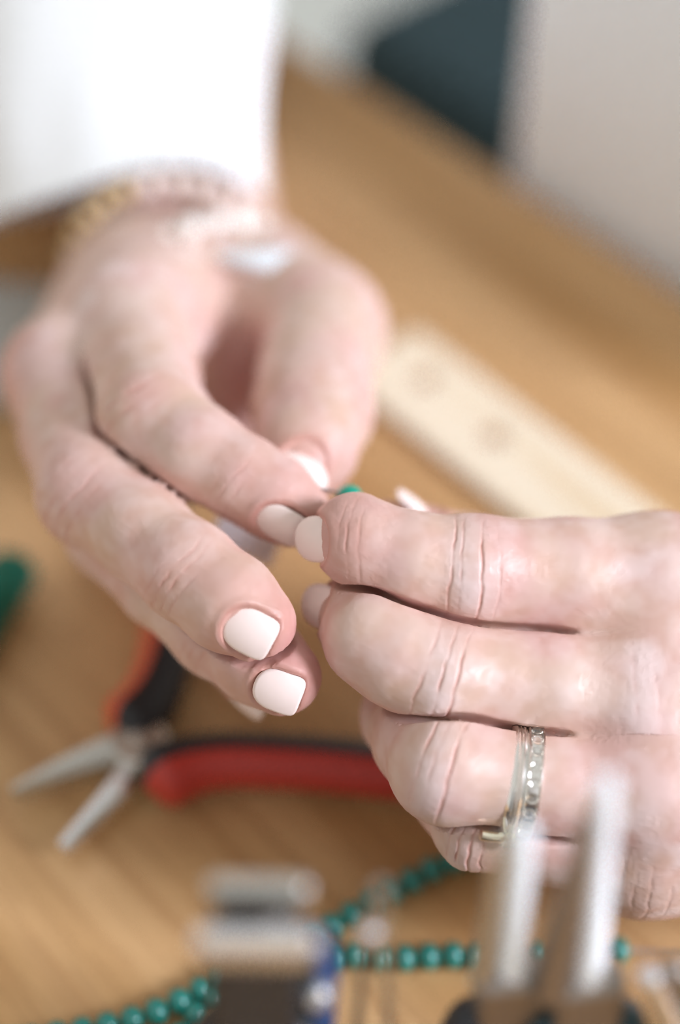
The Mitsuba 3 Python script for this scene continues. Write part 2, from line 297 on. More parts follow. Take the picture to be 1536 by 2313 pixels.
left_hand = Hand(
    palm=[((128.1, -73.3, 782.2), (57.9, -73.2, 814.3), 16, 12.2), ((126.2, -81.3, 781.7), (55.3, -92.3, 805.4), 16, 12.4), ((125.0, -88.1, 779.8), (55.1, -106.8, 799.3), 16, 11.6), ((123.3, -91.9, 776.4), (52.6, -113.1, 789.7), 15, 9.3),
          ((55.4, -110.1, 783.0), (120.1, -95.5, 775.9), 9.5, 15), ((126.0, -76.5, 780.7), (242.8, -15.0, 784.2), 17, 22), ((124.5, -86.4, 777.2), (241.5, -23.5, 779.4), 17, 22),
          ((53.2, -77.8, 803.5), (12.9, -76.6, 813.9), 3.6, 3.2), ((52.2, -95.7, 795.7), (22.9, -96.7, 802.9), 3.6, 3.2), ((67.8, -71.2, 788.0), (116.5, -76.9, 773.7), 13, 16), ((61.2, -94.8, 777.9), (114.4, -86.7, 773.0), 11, 15), ((102.2, -64.5, 769.9), (57.8, -56.7, 784.8), 11, 9)],
    fingers={
        'thumb': [((103.3, -62.2, 766.6), 10.5), ((56.1, -55.4, 785.9), 11.5), ((40.0, -56.5, 795.7), 9.6), ((24.9, -58.0, 802.3), 9.0), ((14.9, -56.7, 807.4), 7.0), ((10.4, -54.8, 810.4), 5.0)],
        'index': [((58.1, -72.5, 813.5), 12.2), ((41.4, -74.5, 818.4), 10.4), ((23.2, -76.5, 823.3), 9.35), ((12.5, -76.6, 825.9), 8.1), ((4.0, -74.4, 827.8), 7.6), ((2.1, -72.7, 828.0), 6.9), ((1.2, -71.2, 826.7), 5.9)],
        'middle': [((55.4, -91.7, 804.6), 12.2), ((36.8, -92.3, 809.4), 9.8), ((17.8, -93.0, 814.1), 9.5), ((10.1, -91.0, 817.2), 8.5), ((5.4, -88.0, 818.5), 8.0), ((3.0, -81.7, 816.1), 7.0), ((2.1, -77.0, 813.6), 6.0)],
        'ring': [((55.3, -106.3, 798.4), 11.4), ((36.2, -107.5, 802.6), 8.9), ((18.2, -107.1, 807.0), 9.4), ((14.6, -98.4, 802.7), 8.6), ((12.2, -89.2, 796.1), 8.0), ((12.5, -74.2, 789.3), 6.8)],
        'pinky': [((52.7, -112.6, 788.8), 9.2), ((38.4, -112.2, 791.8), 7.7), ((24.0, -111.3, 795.3), 7.5), ((20.8, -103.7, 791.4), 7.0), ((18.2, -96.1, 786.1), 6.8), ((16.2, -85.0, 781.2), 6)]},
    nails={
        'index': dict(at=(1.0, -71.0, 825.5), axis=(-0.671, 0.505, -0.543), normal=(-0.741, -0.474, 0.477), fold=0.1, l=10.2, w=8.8, p=2.4, R=6.6),
        'middle': dict(at=(2.1, -76.8, 813.7), axis=(-0.622, 0.547, -0.560), normal=(-0.751, -0.452, 0.482), fold=0.1, l=10.0, w=8.8, p=2.4, R=6.6),
        'thumb': dict(at=(10.9, -55.1, 810.2), axis=(-0.740, 0.470, 0.481), normal=(0.643, 0.404, 0.651), fold=0.1, l=9.5, w=7.5, R=6.5)},
    creases=[
        dict(f='index', at=(22.4, -76.5, 823.3), axis=(-0.997, 0.073, 0.038), normal=(0.000, -0.698, 0.716), r=9.6, lines=[(-4.4,.14),(-1.9,.5),(1.5,.3),(2.9,.42)], wide=6.5, swell=0.35, flush=0.22),
        dict(f='index', at=(3.1, -75.6, 829.5), axis=(-0.949, 0.273, -0.159), normal=(-0.301, -0.667, 0.681), r=7.8, lines=[(-1.8,.14),(0.2,.3),(1.8,.12)], wide=4, sig=0.3, flush=0.12),
        dict(f='middle', at=(17.8, -93.2, 814.0), axis=(-0.950, 0.264, 0.164), normal=(0.000, -0.698, 0.716), r=9.8, lines=[(-2.1,.45),(0.3,.5),(3.2,.3)], wide=6, swell=0.35, flush=0.25),
        dict(f='ring', at=(17.6, -106.8, 807.3), axis=(-0.928, 0.369, 0.050), normal=(-0.099, -0.694, 0.713), r=9.6, lines=[(-2.4,.5),(0.3,.18),(2.4,.5)], wide=6, swell=0.4, flush=0.28),
        dict(f='pinky', at=(22.8, -112.6, 794.2), axis=(-0.928, 0.369, 0.050), normal=(-0.097, -0.938, 0.333), r=8, lines=[(-3.2,.3),(-1.4,.45),(0.6,.5),(2.4,.35)], wide=4.5, swell=0.3, flush=0.3),
        dict(f='middle', at=(51.7, -96.6, 810.9), axis=(-1.000, 0.000, -0.000), normal=(0.000, -0.661, 0.750), r=13, lines=[(-2.4,.08),(1.2,.12)], wide=7, sig=0.6, swell=0.25, flush=0.15),
        dict(f='pinky', at=(50.2, -118.5, 791.6), axis=(-0.995, 0.075, 0.066), normal=(0.000, -0.997, -0.079), r=10, lines=[(-8,.1),(-5.5,.14),(-3,.16),(-0.5,.16),(2,.16),(5,.1)], wide=11, sig=0.4, ink=0.4, flush=0.1)],
    flushes=[((54.4, -108.0, 814.2), 7, 0.2), ((31.3, -82.4, 828.8), 7, 0.18), ((-0.6, -71.2, 833.3), 5, 0.25), ((55.2, -114.1, 808.8), 7, 0.2)],
    bumps=[((39.2, -99.0, 818.2), 5, 0.45), ((50.5, -101.8, 815.7), 5, 0.5), ((52.8, -114.1, 810.2), 6, 0.6), ((49.5, -116.9, 798.4), 3.5, -1.0), ((57.8, -78.2, 827.2), 5, 0.4)], seed=8)

tag('person', 'seated person in white sleeves threading a green bead with both hands', 'person')
def add_hand(h, lo, hi, res, which, fine):
    m, col = h.build(lo, hi, res, fine)
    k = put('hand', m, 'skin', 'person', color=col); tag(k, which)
    for f in h.nails: tag(put('fingernail', h.nail_mesh(f), 'nail_polish', k, smooth=35), f'pale pink polished {f.replace("index", "index finger").replace("middle", "middle finger").replace("ring", "ring finger").replace("pinky", "little finger")} nail' if f != 'thumb' else 'pale pink polished thumb nail')
    return k
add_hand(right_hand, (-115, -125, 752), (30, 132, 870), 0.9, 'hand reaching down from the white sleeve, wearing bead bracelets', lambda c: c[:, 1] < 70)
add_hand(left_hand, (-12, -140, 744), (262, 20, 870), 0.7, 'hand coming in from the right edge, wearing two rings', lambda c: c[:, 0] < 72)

# ---------------------------------------------------------------- the person's clothes
mat('white_cotton', (0.80, 0.81, 0.81), 0.9, 0.1)
mat('grey_cotton', (0.84, 0.90, 0.93), 0.9, 0.1)
mat('slate_cloth', (0.030, 0.048, 0.052), 0.9, 0.1)
def ring_from(ctrl, m=72, wob=0.0, seed=0):
    c = np.asarray(ctrl + ctrl[:1], float); s = np.linspace(0, 1, len(c))
    r = CubicSpline(s, c, bc_type='periodic')(np.arange(m) / m)
    if wob:
        n = r - r.mean(0); n /= np.linalg.norm(n, axis=1, keepdims=True); th = np.arange(m) / m * 2 * np.pi
        r = r + n * (wob * (np.sin(5 * th + seed) + 0.6 * np.sin(9 * th + 2 * seed)))[:, None]
    return r
def cloth_tube(rings, thick=1.0):
    rings = np.asarray(rings); k = np.linspace(0, 1, len(rings)); kk = np.linspace(0, 1, 48)
    r = CubicSpline(k, rings.reshape(len(rings), -1))(kk).reshape(len(kk), -1, 3)
    c = r.mean(1, keepdims=True); d = r - c; inner = c + d * (1 - thick / np.linalg.norm(d, axis=2, keepdims=True))
    return loft(np.concatenate([r, inner[::-1], r[:1]]), caps=False)
hem = [(-19.8, 72.7, 789.5), (-30.6, 65.9, 802.2), (-45.8, 60.7, 805.7), (-64.7, 56.7, 802.1), (-89.2, 60.1, 789.1), (-99.1, 73.2, 773.9), (-78.1, 102.9, 760.2), (-31.7, 99.2, 767.6)]
mid = [(-21.2, 107.8, 791.1), (-29.5, 93.5, 805.2), (-47.6, 89.2, 809.4), (-70.4, 88.4, 808.7), (-100.2, 98.5, 796.3), (-115.5, 121.0, 776.1), (-86.5, 153.0, 757.7), (-36.9, 149.8, 761.5)]
far = [(-20.6, 146.9, 788.3), (-31.3, 130.4, 804.4), (-50.1, 124.2, 810.9), (-76.4, 124.2, 810.9), (-113.0, 138.3, 798.0), (-129.2, 167.1, 776.8), (-93.9, 198.1, 761.5), (-39.1, 194.3, 760.8)]
end = [(-17.7, 241.5, 789.1), (-32.7, 222.8, 805.9), (-56.7, 215.1, 812.5), (-91.7, 215.1, 812.5), (-139.7, 234.1, 795.8), (-160.4, 274.7, 771.6), (-108.9, 301.8, 762.2), (-41.1, 298.7, 762.2)]
sl = cloth_tube([ring_from(hem), ring_from(mid, wob=0.8, seed=1), ring_from(far, wob=1.0, seed=2), ring_from(end, wob=1.0, seed=3)])
tag(put('sleeve', sl, 'white_cotton', 'person', smooth=True), 'wide white sleeve above the bracelets')

G = np.array([0.67, -0.742, 0]); OUT = np.array([0.742, 0.67, 0])
E1 = (np.array((-9.4, 193.5, 750.0)) + np.array((76.7, 96.8, 750.0))) / 2 * [1, 1, 0]; C1 = np.array((49.6, 126.6, 750.0)) * [1, 1, 0]; C1 = C1 - OUT * ((C1 - E1) @ OUT)
def round_ends(t, e=0.05): q = min(t, 1 - t); return 1.0 if q > e else math.sqrt(max(1 - ((e - q) / e) ** 2, 0.02))
# sleeve of the other arm, beyond the right edge of the frame
fa = [np.array((154.1, -63.1, 772.5)), np.array((242.2, -19.3, 781.8))]
fd = unit(fa[1] - fa[0]); fs_ = unit(np.cross(fd, [0, 0, 1])); fu = np.cross(fs_, fd)
def arm_ring(c, r, k): th = np.arange(72) / 72 * 2 * np.pi; rr = r + 1.2 * np.sin(5 * th + k); return c + (rr * np.cos(th))[:, None] * fs_ + (rr * np.sin(th) * 0.6)[:, None] * fu
put('sleeve', cloth_tube([arm_ring(fa[0], 36, 0), arm_ring(fa[0] + fd * 40, 39, 1), arm_ring(fa[0] + fd * 80, 42, 2), arm_ring(fa[0] + fd * 120, 44, 3)]), 'white_cotton', 'person', smooth=True)

# ---------------------------------------------------------------- table, floor, window
def wood(p, n, uv):
    x, y = p.x * 1000, p.y * 1000
    l = x * 0.67 - y * 0.742; w = x * 0.742 + y * 0.67; z = p.z * 1000
    wv = w + 2.5 * (noise(l / 90, w / 30, 3) - 0.5) * 2
    broad = fbm(l / 130, wv / 16, z / 40, 2)
    streak = noise(l / 70, wv / 3.2, 7) * 0.6 + noise(l / 40, wv / 1.3, 9) * 0.4
    pores = smoothstep(0.62, 0.8, noise(l / 14, wv / 0.55, 11)) * 0.25
    c = mix((0.44, 0.240, 0.088), (0.60, 0.372, 0.178), smoothstep(0.25, 0.75, broad))
    c = mix(c, (0.38, 0.195, 0.075), smoothstep(0.45, 0.85, streak) * 0.6)
    return mix(c, (0.27, 0.13, 0.05), pores)
mat('oak', mikit.proc(wood), 0.42, 0.4)
mat('floor_paint', (0.62, 0.64, 0.60), 0.7, 0.2)
mat('wall_paint', (0.72, 0.72, 0.70), 0.9, 0.1)
mat('white_paint', (0.8, 0.8, 0.78), 0.5, 0.3)
edge = np.array((-9.4, 193.5, 750.0)); edge2 = np.array((76.7, 96.8, 750.0))
E0 = (np.asarray(edge) + np.asarray(edge2)) / 2 * [1, 1, 0]
ang = math.atan2(G[1], G[0])
DEPTH, WIDTH = 620, 1300
tcent = E0 - OUT * DEPTH / 2
top_key = put('tabletop', rbox(WIDTH, DEPTH, 28, 3.0, ang, tcent + [0, 0, 736]), 'oak', 'table', smooth=40)
for a in (-1, 1):
    for b in (-1, 1):
        put('leg', rbox(55, 55, 722, 3, ang, tcent + G * a * (WIDTH / 2 - 70) + OUT * b * (DEPTH / 2 - 70) + [0, 0, 361]), 'oak', 'table', smooth=40)
tag('table', 'warm brown wooden table with straight grain under everything', 'table')
put('floor', rbox(6000, 6000, 20, 4, 0, (0, 600, -10)), 'floor_paint'); tag('floor', 'pale floor beyond the table', kind='structure')

# what stands beyond the table's far edge
gang = math.atan2(G[1], G[0])
k = numbered('partition_panel')
put('padding', rbox(170, 46, 700, 9, gang, C1 + OUT * 30 + G * 73 + [0, 0, 490]), 'grey_cotton', k, smooth=50)
for t in (10, 136): put('foot', rbox(40, 44, 140, 5, gang, C1 + OUT * 30 + G * t + [0, 0, 70]), 'white_paint', k)
tag(k, 'pale grey padded panel standing at the far edge of the table', 'panel')
k = numbered('stool')
put('seat', rbox(330, 300, 130, 16, gang, C1 + OUT * 226 - G * 2 + [0, 0, 628]), 'slate_cloth', k, smooth=50)
for a in (-1, 1):
    for b in (-1, 1): put('leg', rbox(32, 32, 570, 4, gang, C1 + OUT * (225 + b * 120) + G * (-2 + a * 130) + [0, 0, 285]), 'slate_cloth', k)
tag(k, 'dark slate upholstered stool beyond the far table edge, left of the pale panel', 'stool')

# window wall to the right, slightly behind the camera
wd = unit([0.86, -0.30, 0]); wside = np.array([-wd[1], wd[0], 0]); wc = wd * 1750; wz = 1850; wang = math.atan2(wside[1], wside[0])
WW, WH = 600, 800
for nm, sx, sz, ox, oz in (('wall_right', 3600, 1450, 0, 725), ('wall_right_lintel', 3600, 450, 0, 2475), ('wall_right_pier', 1500, 800, -1050, 1850), ('wall_right_far_pier', 1500, 800, 1050, 1850)):
    put(nm, rbox(sx, 120, sz, 3, wang, wc + wd * 60 + wside * ox + [0, 0, oz]), 'wall_paint'); tag(nm, kind='structure', label='pale wall round the window')
fr = []
for sx, sz, ox, oz in ((WW, 50, 0, WH / 2 - 25), (WW, 50, 0, -WH / 2 + 25), (50, WH, -WW / 2 + 25, 0), (50, WH, WW / 2 - 25, 0), (36, WH, 0, 0)):
    fr.append(rbox(sx, 60, sz, 3, wang, wc + wd * 60 + wside * ox + [0, 0, wz + oz]))
put('window_1', trimesh.util.concatenate(fr), 'white_paint'); tag('window_1', kind='structure', label='white window frame')
# the bright overcast sky seen through the window
gl = np.array([wc + wd * 75 + wside * a * WW / 2 + [0, 0, wz + b * WH / 2] for a, b in ((-1, -1), (1, -1), (1, 1), (-1, 1))])
pane = trimesh.Trimesh(gl, [[0, 1, 2], [0, 2, 3]], process=False)
if pane.face_normals[0] @ wd > 0: pane.invert()
put('pane', pane, 'white_paint', 'window_1', smooth=False, emitter={'type': 'area', 'radiance': rgb(WIN_RADIANCE)})

# ---------------------------------------------------------------- pale strip and cloth on the table
def strip_col(p, n, uv):
    x, y = p.x * 1000, p.y * 1000
    l = x * 0.66 - y * 0.751; w = x * 0.751 + y * 0.66
    return mix((0.80, 0.70, 0.54), (0.72, 0.58, 0.40), smoothstep(0.45, 0.8, noise(l / 40, w / 2.5, 5)))
mat('pale_wood', mikit.proc(strip_col), 0.6, 0.3)
mat('brown_dimple', (0.40, 0.25, 0.14), 0.8, 0.2)
SG = np.array([0.655, -0.756, 0]); SO = np.array([0.756, 0.655, 0])
s0 = np.array((20.0, 46.1, 750.0)) ; sang = math.atan2(SG[1], SG[0])
s0 = s0 * [1, 1, 0]
import manifold3d as m3
def to_m(t): return m3.Manifold(m3.Mesh(np.asarray(t.vertices, np.float32), np.asarray(t.faces, np.uint32)))
def from_m(q): q = q.to_mesh(); return trimesh.Trimesh(np.array(q.vert_properties)[:, :3], np.array(q.tri_verts), process=False)
s0 = s0 - SO * 2.2
body = to_m(rbox(170, 27, 3.0, 1.2, sang, s0 + SG * 72 + [0, 0, 751.6]))
spots = [np.array((21.3, 43.8, 752.0)), np.array((37.7, 23.9, 752.0))]
for q in spots: body = body - m3.Manifold.cylinder(4, 3.0, 3.4, 32).translate([q[0], q[1], 752.0])
k = put('wooden_strip', from_m(body), 'pale_wood', smooth=30)
tag(k, 'pale beige wooden strip with small round holes lying on the table behind the hands', 'strip')
for q in spots: put('hole_bottom', trimesh.creation.cylinder(3.1, 0.4, sections=28, transform=trimesh.transformations.translation_matrix([q[0], q[1], 751.9])), 'brown_dimple', k)

mat('grey_linen', (0.48, 0.48, 0.45), 0.9, 0.1)
c0 = np.array((-92.8, 57.6, 750.0)); cl = rbox(64, 42, 7, 3, -0.15, (c0[0] - 8, c0[1], 753.6)); cl = cl.subdivide().subdivide()
vv = np.array(cl.vertices); vv[:, 2] += (vv[:, 2] > 754) * (meshkit.fbm(vv / 14, 2, 4) - 0.3) * 4; cl.vertices = vv
tag(put('folded_cloth', cl, 'grey_linen', smooth=60), 'pale grey folded cloth on the table at the left edge behind the hand', 'cloth')

# ---------------------------------------------------------------- beads, wire, bracelets, rings
mat('teal_glass', (0.0, 0.185, 0.15), 0.25, 0.7, clearcoat=0.6, clearcoat_gloss=0.9)
mat('bead_matte', (0.0, 0.30, 0.20), 0.4, 0.5)
mat('steel_wire', (0.25, 0.25, 0.27), 0.35, 0.5, 1.0)
mat('gold_bead', (0.78, 0.58, 0.32), 0.3, 0.5, 0.6)
mat('glint_bead', (0.96, 0.94, 0.88), 0.12, 0.9, clearcoat=1.0, clearcoat_gloss=0.97)  # near-white base stands in for the glints on metal beads
mat('rose_pearl', (0.86, 0.72, 0.64), 0.16, 0.8, clearcoat=1.0, clearcoat_gloss=0.97)
mat('silver', (0.90, 0.89, 0.86), 0.16, 0.5, 1.0)
mat('pale_gold', (0.90, 0.85, 0.66), 0.2, 0.5, 1.0)
scene['diamond'] = {'type': 'dielectric', 'int_ior': 1.9, 'ext_ior': 1.0}
def bead_mesh(r, hole=0.16, hz=0.86):
    a = np.linspace(math.asin(hole), math.pi - math.asin(hole), 18)
    return lathe([(hole * r * 0.9, -hz * r * 0.6)] + [(r * math.sin(t), -r * math.cos(t) * hz) for t in a] + [(hole * r * 0.9, hz * r * 0.6)], 26)
def strand(name, pts, r, label, hide=()):
    pts = np.asarray(pts, float); s = np.r_[0, np.cumsum(np.linalg.norm(np.diff(pts, axis=0), axis=1))]
    cs = CubicSpline(s, pts); k = numbered(name); step = 2 * r * 0.90
    put('thread', sweep(cs(np.linspace(0, s[-1], 60)), ellipse(0.22, 0.22, 8), 60), 'steel_wire', k)
    b = bead_mesh(r)
    for t in np.arange(step / 2, s[-1], step):
        if any(a < t / s[-1] < c for a, c in hide): continue
        d = cs(t, 1); bb = frame(b, cs(t), d, (0, 0, 1)); bb.apply_transform(np.eye(4))
        put('bead', bb, 'teal_glass', k, smooth=True)
    tag(k, label, 'bead strand'); return k
strand('bead_strand', [(41.6, -85.2, 752.6), (27.7, -92.2, 752.6), (21.0, -94.4, 752.6), (13.3, -98.9, 752.6), (4.5, -104.2, 752.6), (-2.8, -109.0, 752.6), (-10.9, -113.7, 752.6), (-19.3, -117.2, 752.6), (-26.7, -121.7, 752.6), (-35.6, -126.3, 752.6), (-44.9, -129.0, 752.6), (-58.2, -131.6, 752.6)], 2.6,
       'long teal green bead strand running from the lower left to under the ringed hand')
strand('bead_strand', [(28.6, -115.1, 752.6), (20.8, -114.4, 752.6), (15.3, -114.8, 752.6), (10.4, -115.0, 752.6), (5.3, -114.6, 752.6), (-0.3, -114.6, 752.6), (-6.6, -116.9, 752.6), (-14.2, -119.6, 752.6), (-22.4, -122.8, 752.6), (-26.8, -126.3, 752.6), (-29.5, -131.1, 752.6)], 2.6,
       'shorter strand of teal green beads in front, between the upright tools')
k = numbered('threaded_bead')
put('bead', frame(bead_mesh(2.6), (53.5, -113.3, 752.6), np.array((60.0, -113.4, 752.0)) - np.array((53.5, -113.3, 752.6)), (0, 0, 1)), 'teal_glass', k, smooth=True)
put('thread', sweep([(38.2, -113.7, 751.2), (53.5, -113.3, 752.6), (60.1, -112.9, 751.2), (72.9, -113.7, 750.8)], ellipse(0.22, 0.22, 8), 24), 'steel_wire', k)
put('bead', frame(bead_mesh(2.6), (37.9, -114.4, 752.6), np.array([1.0, 0.05, 0]), (0, 0, 1)), 'teal_glass', k, smooth=True)
tag(k, 'thread with separate teal green beads at lower right beside the upright pliers', 'bead thread')
# the bead being threaded, held between the fingertips
bc = np.array((1.7, -58.6, 821.7)); bd = unit(np.array((1.7, -58.6, 821.7)) - np.array((-6.2, -61.6, 828.4)))
tag(put('held_bead', frame(bead_mesh(2.75), bc, bd, (0, 0, 1)), 'bead_matte', smooth=True), 'single green bead held above the fingertip on the wire', 'bead')
tag(put('beading_wire', sweep([(-17.2, -54.8, 818.5), (-10.2, -60.6, 826.6), (-6.2, -61.1, 827.5), (-1.8, -60.1, 825.8), bc, bc + bd * 8], ellipse(0.2, 0.2, 8), 40), 'steel_wire'), 'thin dark wire passing from the pinched fingers into the green bead', 'wire')
mat('lit_sliver_white', (0.95, 0.94, 0.97), 0.7, 0.2)  # added white slip, coloured as the brightly lit skin behind the gap
sliverc = np.array((-18.8, -45.1, 795.0)); cx, cy = np.array((0.902, -0.384, -0.199)), np.array((-0.413, -0.529, -0.741)); cn = np.cross(cx, cy)
cm = trimesh.creation.box((13.5, 7, 0.6)); M = np.eye(4); M[:3, 0], M[:3, 1], M[:3, 2], M[:3, 3] = cx, unit(cy - cx * np.dot(cx, cy)), unit(cn), sliverc; cm.apply_transform(M)
tag(put('added_sliver', cm, 'lit_sliver_white'), 'small added white sliver standing in for lit skin between the index and middle fingers', 'tag')

def bracelet(label, c, axis, ra, rb, xdir, r, bsdfs, parent_name='bead_bracelet'):
    k = numbered(parent_name); ax = unit(axis); x = unit(np.asarray(xdir) - np.dot(xdir, ax) * ax); y = np.cross(ax, x)
    th = np.linspace(0, 2 * np.pi, 721); q = np.asarray(c) + ra * np.cos(th)[:, None] * x + rb * np.sin(th)[:, None] * y
    s = np.r_[0, np.cumsum(np.linalg.norm(np.diff(q, axis=0), axis=1))]; n = int(s[-1] / (2.08 * r)); b = bead_mesh(r)
    for i in range(n):
        t = np.interp(i / n * s[-1], s, th); d = -ra * np.sin(t) * x + rb * np.cos(t) * y; radial = np.cos(t) * x / ra + np.sin(t) * y / rb; flat = b.copy(); flat.apply_scale([0.8, 1.0, 1.0])
        put('bead', frame(flat, np.asarray(c) + ra * np.cos(t) * x + rb * np.sin(t) * y, d, radial), bsdfs(math.degrees(t) % 360), k, smooth=True)
    put('cord', sweep(q[:-8:8], ellipse(0.4, 0.4, 8), 90, up=ax), 'steel_wire', k)
    tag(k, label, 'bracelet', None)
BR = [dict(c=(-29.0, 36.8, 785.9), a=(0.221, -0.968, -0.117), ra=20.5, rb=25.5, r=2.75, mats=lambda t: 'glint_bead'), dict(c=(-42.2, 57.2, 781.3), a=(0.123, -0.985, -0.119), ra=23.5, rb=25.5, r=2.75, mats=lambda t: 'gold_bead' if t > 105 else 'rose_pearl')]
bracelet('bright champagne bead bracelet nearer the hand, its round beads painted near white for their glints', BR[0]['c'], BR[0]['a'], BR[0]['ra'], BR[0]['rb'], (1.000, 0.000, 0.000), BR[0]['r'], BR[0]['mats'])
bracelet('gold and rose bead bracelet just under the hem of the white sleeve', BR[1]['c'], BR[1]['a'], BR[1]['ra'], BR[1]['rb'], (1.000, 0.000, 0.000), BR[1]['r'], BR[1]['mats'])
wb = [(-24.5, 28.4, 806.5), (-16.7, 19.9, 812.3), (-9.6, 18.0, 812.0), (-3.9, 20.8, 806.5), (0.0, 28.5, 794.6), (0.4, 34.5, 782.5)]
tag(put('cuff_bracelet', sweep(wb, ellipse(3.6, 1.0, 16, 3), 40, up=(0.303, -0.156, 0.940)), 'glint_white', smooth=40), 'white silvery cuff lying over the wrist above the thumb', 'bracelet')

def on_axis(c, a, r1, r2, n=64):
    th = np.arange(n) / n * 2 * np.pi; a = unit(a); x = unit(np.cross(a, FWD)); y = np.cross(a, x)
    return np.asarray(c) + np.cos(th)[:, None] * r1 * x + np.sin(th)[:, None] * r2 * y, th, x, y
def ring_band(c, a, r, prof):
    a = unit(a); x = unit(np.cross(a, FWD)); y = np.cross(a, x); out = []
    for t in np.arange(72) / 72 * 2 * np.pi:
        d = math.cos(t) * x + math.sin(t) * y
        out.append(np.asarray(c) + np.outer(prof[:, 0], a) + np.outer(r + prof[:, 1], d))
    out.append(out[0]); return loft(out, caps=False)
RA = np.array((-0.990, 0.117, 0.077)); rc = np.array((29.7, -107.7, 803.8)); rc2 = np.array((32.5, -107.9, 803.6)); RR = 8.75
k = numbered('finger_ring')
put('band', ring_band(rc, RA, RR, np.array([(-1.35, 0), (-1.35, .7), (-.75, 1.1), (-.45, .8), (-.15, 1.15), (.15, .8), (.45, 1.15), (.8, 1.05), (1.35, .6), (1.35, 0)])), 'silver', k)
sd = unit(np.array((-0.100, -0.976, -0.194))); hc = rc + sd * (RR + 1.4)
put('setting', frame(lathe([(0.3, -1.6), (1.7, 0.6), (2.1, 0.9), (1.6, 1.0), (0.2, 0.4)], 24), hc, sd), 'pale_gold', k)
put('prong', sweep([hc, hc + np.array((-0.957, -0.154, 0.247)) * 2.6, hc + np.array((-0.952, -0.103, 0.290)) * 5.2], ellipse(0.9, 0.9, 12), 12), 'pale_gold', k)
put('stone', frame(lathe([(0.05, -1.5), (1.5, 0), (1.5, 0.25), (0.9, 0.75), (0.02, 0.75)], 8), hc + sd * 1.4, sd), 'diamond', k, smooth=False)
tag(k, 'grooved silver ring with a raised setting, left of the two rings', 'ring')
k = numbered('finger_ring')
put('band', ring_band(rc2, RA, RR, np.array([(-1.4, 0), (-1.4, .8), (-1.1, 1.15), (-.8, .7), (.8, .7), (1.1, 1.15), (1.4, .8), (1.4, 0)])), 'silver', k)
x = unit(np.cross(RA, FWD)); y = np.cross(RA, x)
gem = lathe([(0.05, -0.9), (0.95, 0.0), (0.95, 0.15), (0.55, 0.5), (0.02, 0.5)], 8)
mat('blue_stone', (0.12, 0.2, 0.33), 0.1, 0.9, clearcoat=1.0)
for i in range(22):
    t = i / 22 * 2 * math.pi; d = math.cos(t) * x + math.sin(t) * y
    put('stone', frame(gem, rc2 + d * (RR + 0.95), d, RA), 'blue_stone' if i == 17 else 'diamond', k, smooth=False)
tag(k, 'silver ring set all round with small clear stones, right of the two rings', 'ring')

# ---------------------------------------------------------------- tools
mat('red_grip', (0.47, 0.036, 0.024), 0.38, 0.5)
mat('orange_grip', (0.62, 0.085, 0.025), 0.4, 0.5)
mat('black_grip', (0.012, 0.013, 0.016), 0.45, 0.5)
mat('dark_teal_grip', (0.008, 0.035, 0.042), 0.14, 0.5)
mat('blue_grip', (0.005, 0.04, 0.13), 0.35, 0.5)
mat('green_grip', (0.0, 0.12, 0.075), 0.5, 0.4)
mat('tool_steel', (0.60, 0.59, 0.55), 0.34, 0.5, 1.0)
mat('bright_steel', (0.86, 0.87, 0.88), 0.26, 0.5, 1.0)
mat('brown_steel', (0.33, 0.29, 0.26), 0.42, 0.5, 1.0)
mat('glint_white', (0.86, 0.93, 0.99), 0.3, 0.5)  # paints the window glint on the steel jaws white; also the white cuff
mat('white_glaze', (0.80, 0.79, 0.77), 0.25, 0.5)
def half(a, b, side, m=14, off=0.0):
    th = np.linspace(-math.pi / 2, math.pi / 2, m) if side > 0 else np.linspace(math.pi / 2, 3 * math.pi / 2, m)
    return np.c_[a * np.cos(th) + off, b * np.sin(th)]
def round_ends(t, e=0.05): q = min(t, 1 - t); return 1.0 if q > e else math.sqrt(max(1 - ((e - q) / e) ** 2, 0.02))

# pliers lying open on the table, half under the hands
k = numbered('pliers')
J = np.array((-41.2, -71.0, 757.0)); H = 8.5
g1 = [(-39.7, -79.9, 758.5), (-34.6, -76.5, 758.5), (-27.1, -74.0, 758.5), (-15.3, -73.7, 758.5), (-0.7, -74.8, 758.5), (14.6, -76.5, 758.5), (32.8, -75.8, 758.5), (50.0, -75.2, 758.5)]
g2 = [(-46.4, -68.5, 758.5), (-41.4, -62.3, 758.5), (-38.3, -53.5, 758.5), (-37.0, -41.1, 758.5), (-37.7, -27.5, 758.5), (-40.3, -11.8, 758.5), (-44.6, 4.7, 758.5), (-49.9, 19.1, 758.5)]
flare = lambda t: round_ends(t, 0.06) * (1 + 0.28 * math.exp(-(t / 0.10) ** 2))
gr = put('grip', sweep(g1, half(5.0, 5.6, 1, off=1.0), 60, flare), 'red_grip', k, smooth=50); tag(gr, 'red outer half of the near grip')
gr = put('grip', sweep(g1, half(6.6, 5.8, -1, off=1.0), 60, flare), 'black_grip', k, smooth=50); tag(gr, 'black inner half of the near grip')
gr = put('grip', sweep(g2, half(4.4, 5.8, -1, off=-1.6), 60, flare), 'orange_grip', k, smooth=50); tag(gr, 'orange-red outer half of the far grip')
gr = put('grip', sweep(g2, half(7.4, 6.2, 1, off=-1.6), 60, flare), 'black_grip', k, smooth=50); tag(gr, 'black inner half of the far grip')
joint = lathe([(0.5, -4.5), (5.2, -4.5), (6.0, -3.8), (6.0, 3.6), (5.2, 4.4), (0.5, 4.4)], 40); joint.apply_translation(J + [0, 0, 0.5]); put('joint', joint, 'tool_steel', k)
rv = lathe([(0.2, 0), (2.2, 0), (1.8, 0.8), (0.2, 1.0)], 24); rv.apply_translation(J + [0, 0, 4.8]); put('rivet', rv, 'tool_steel', k)
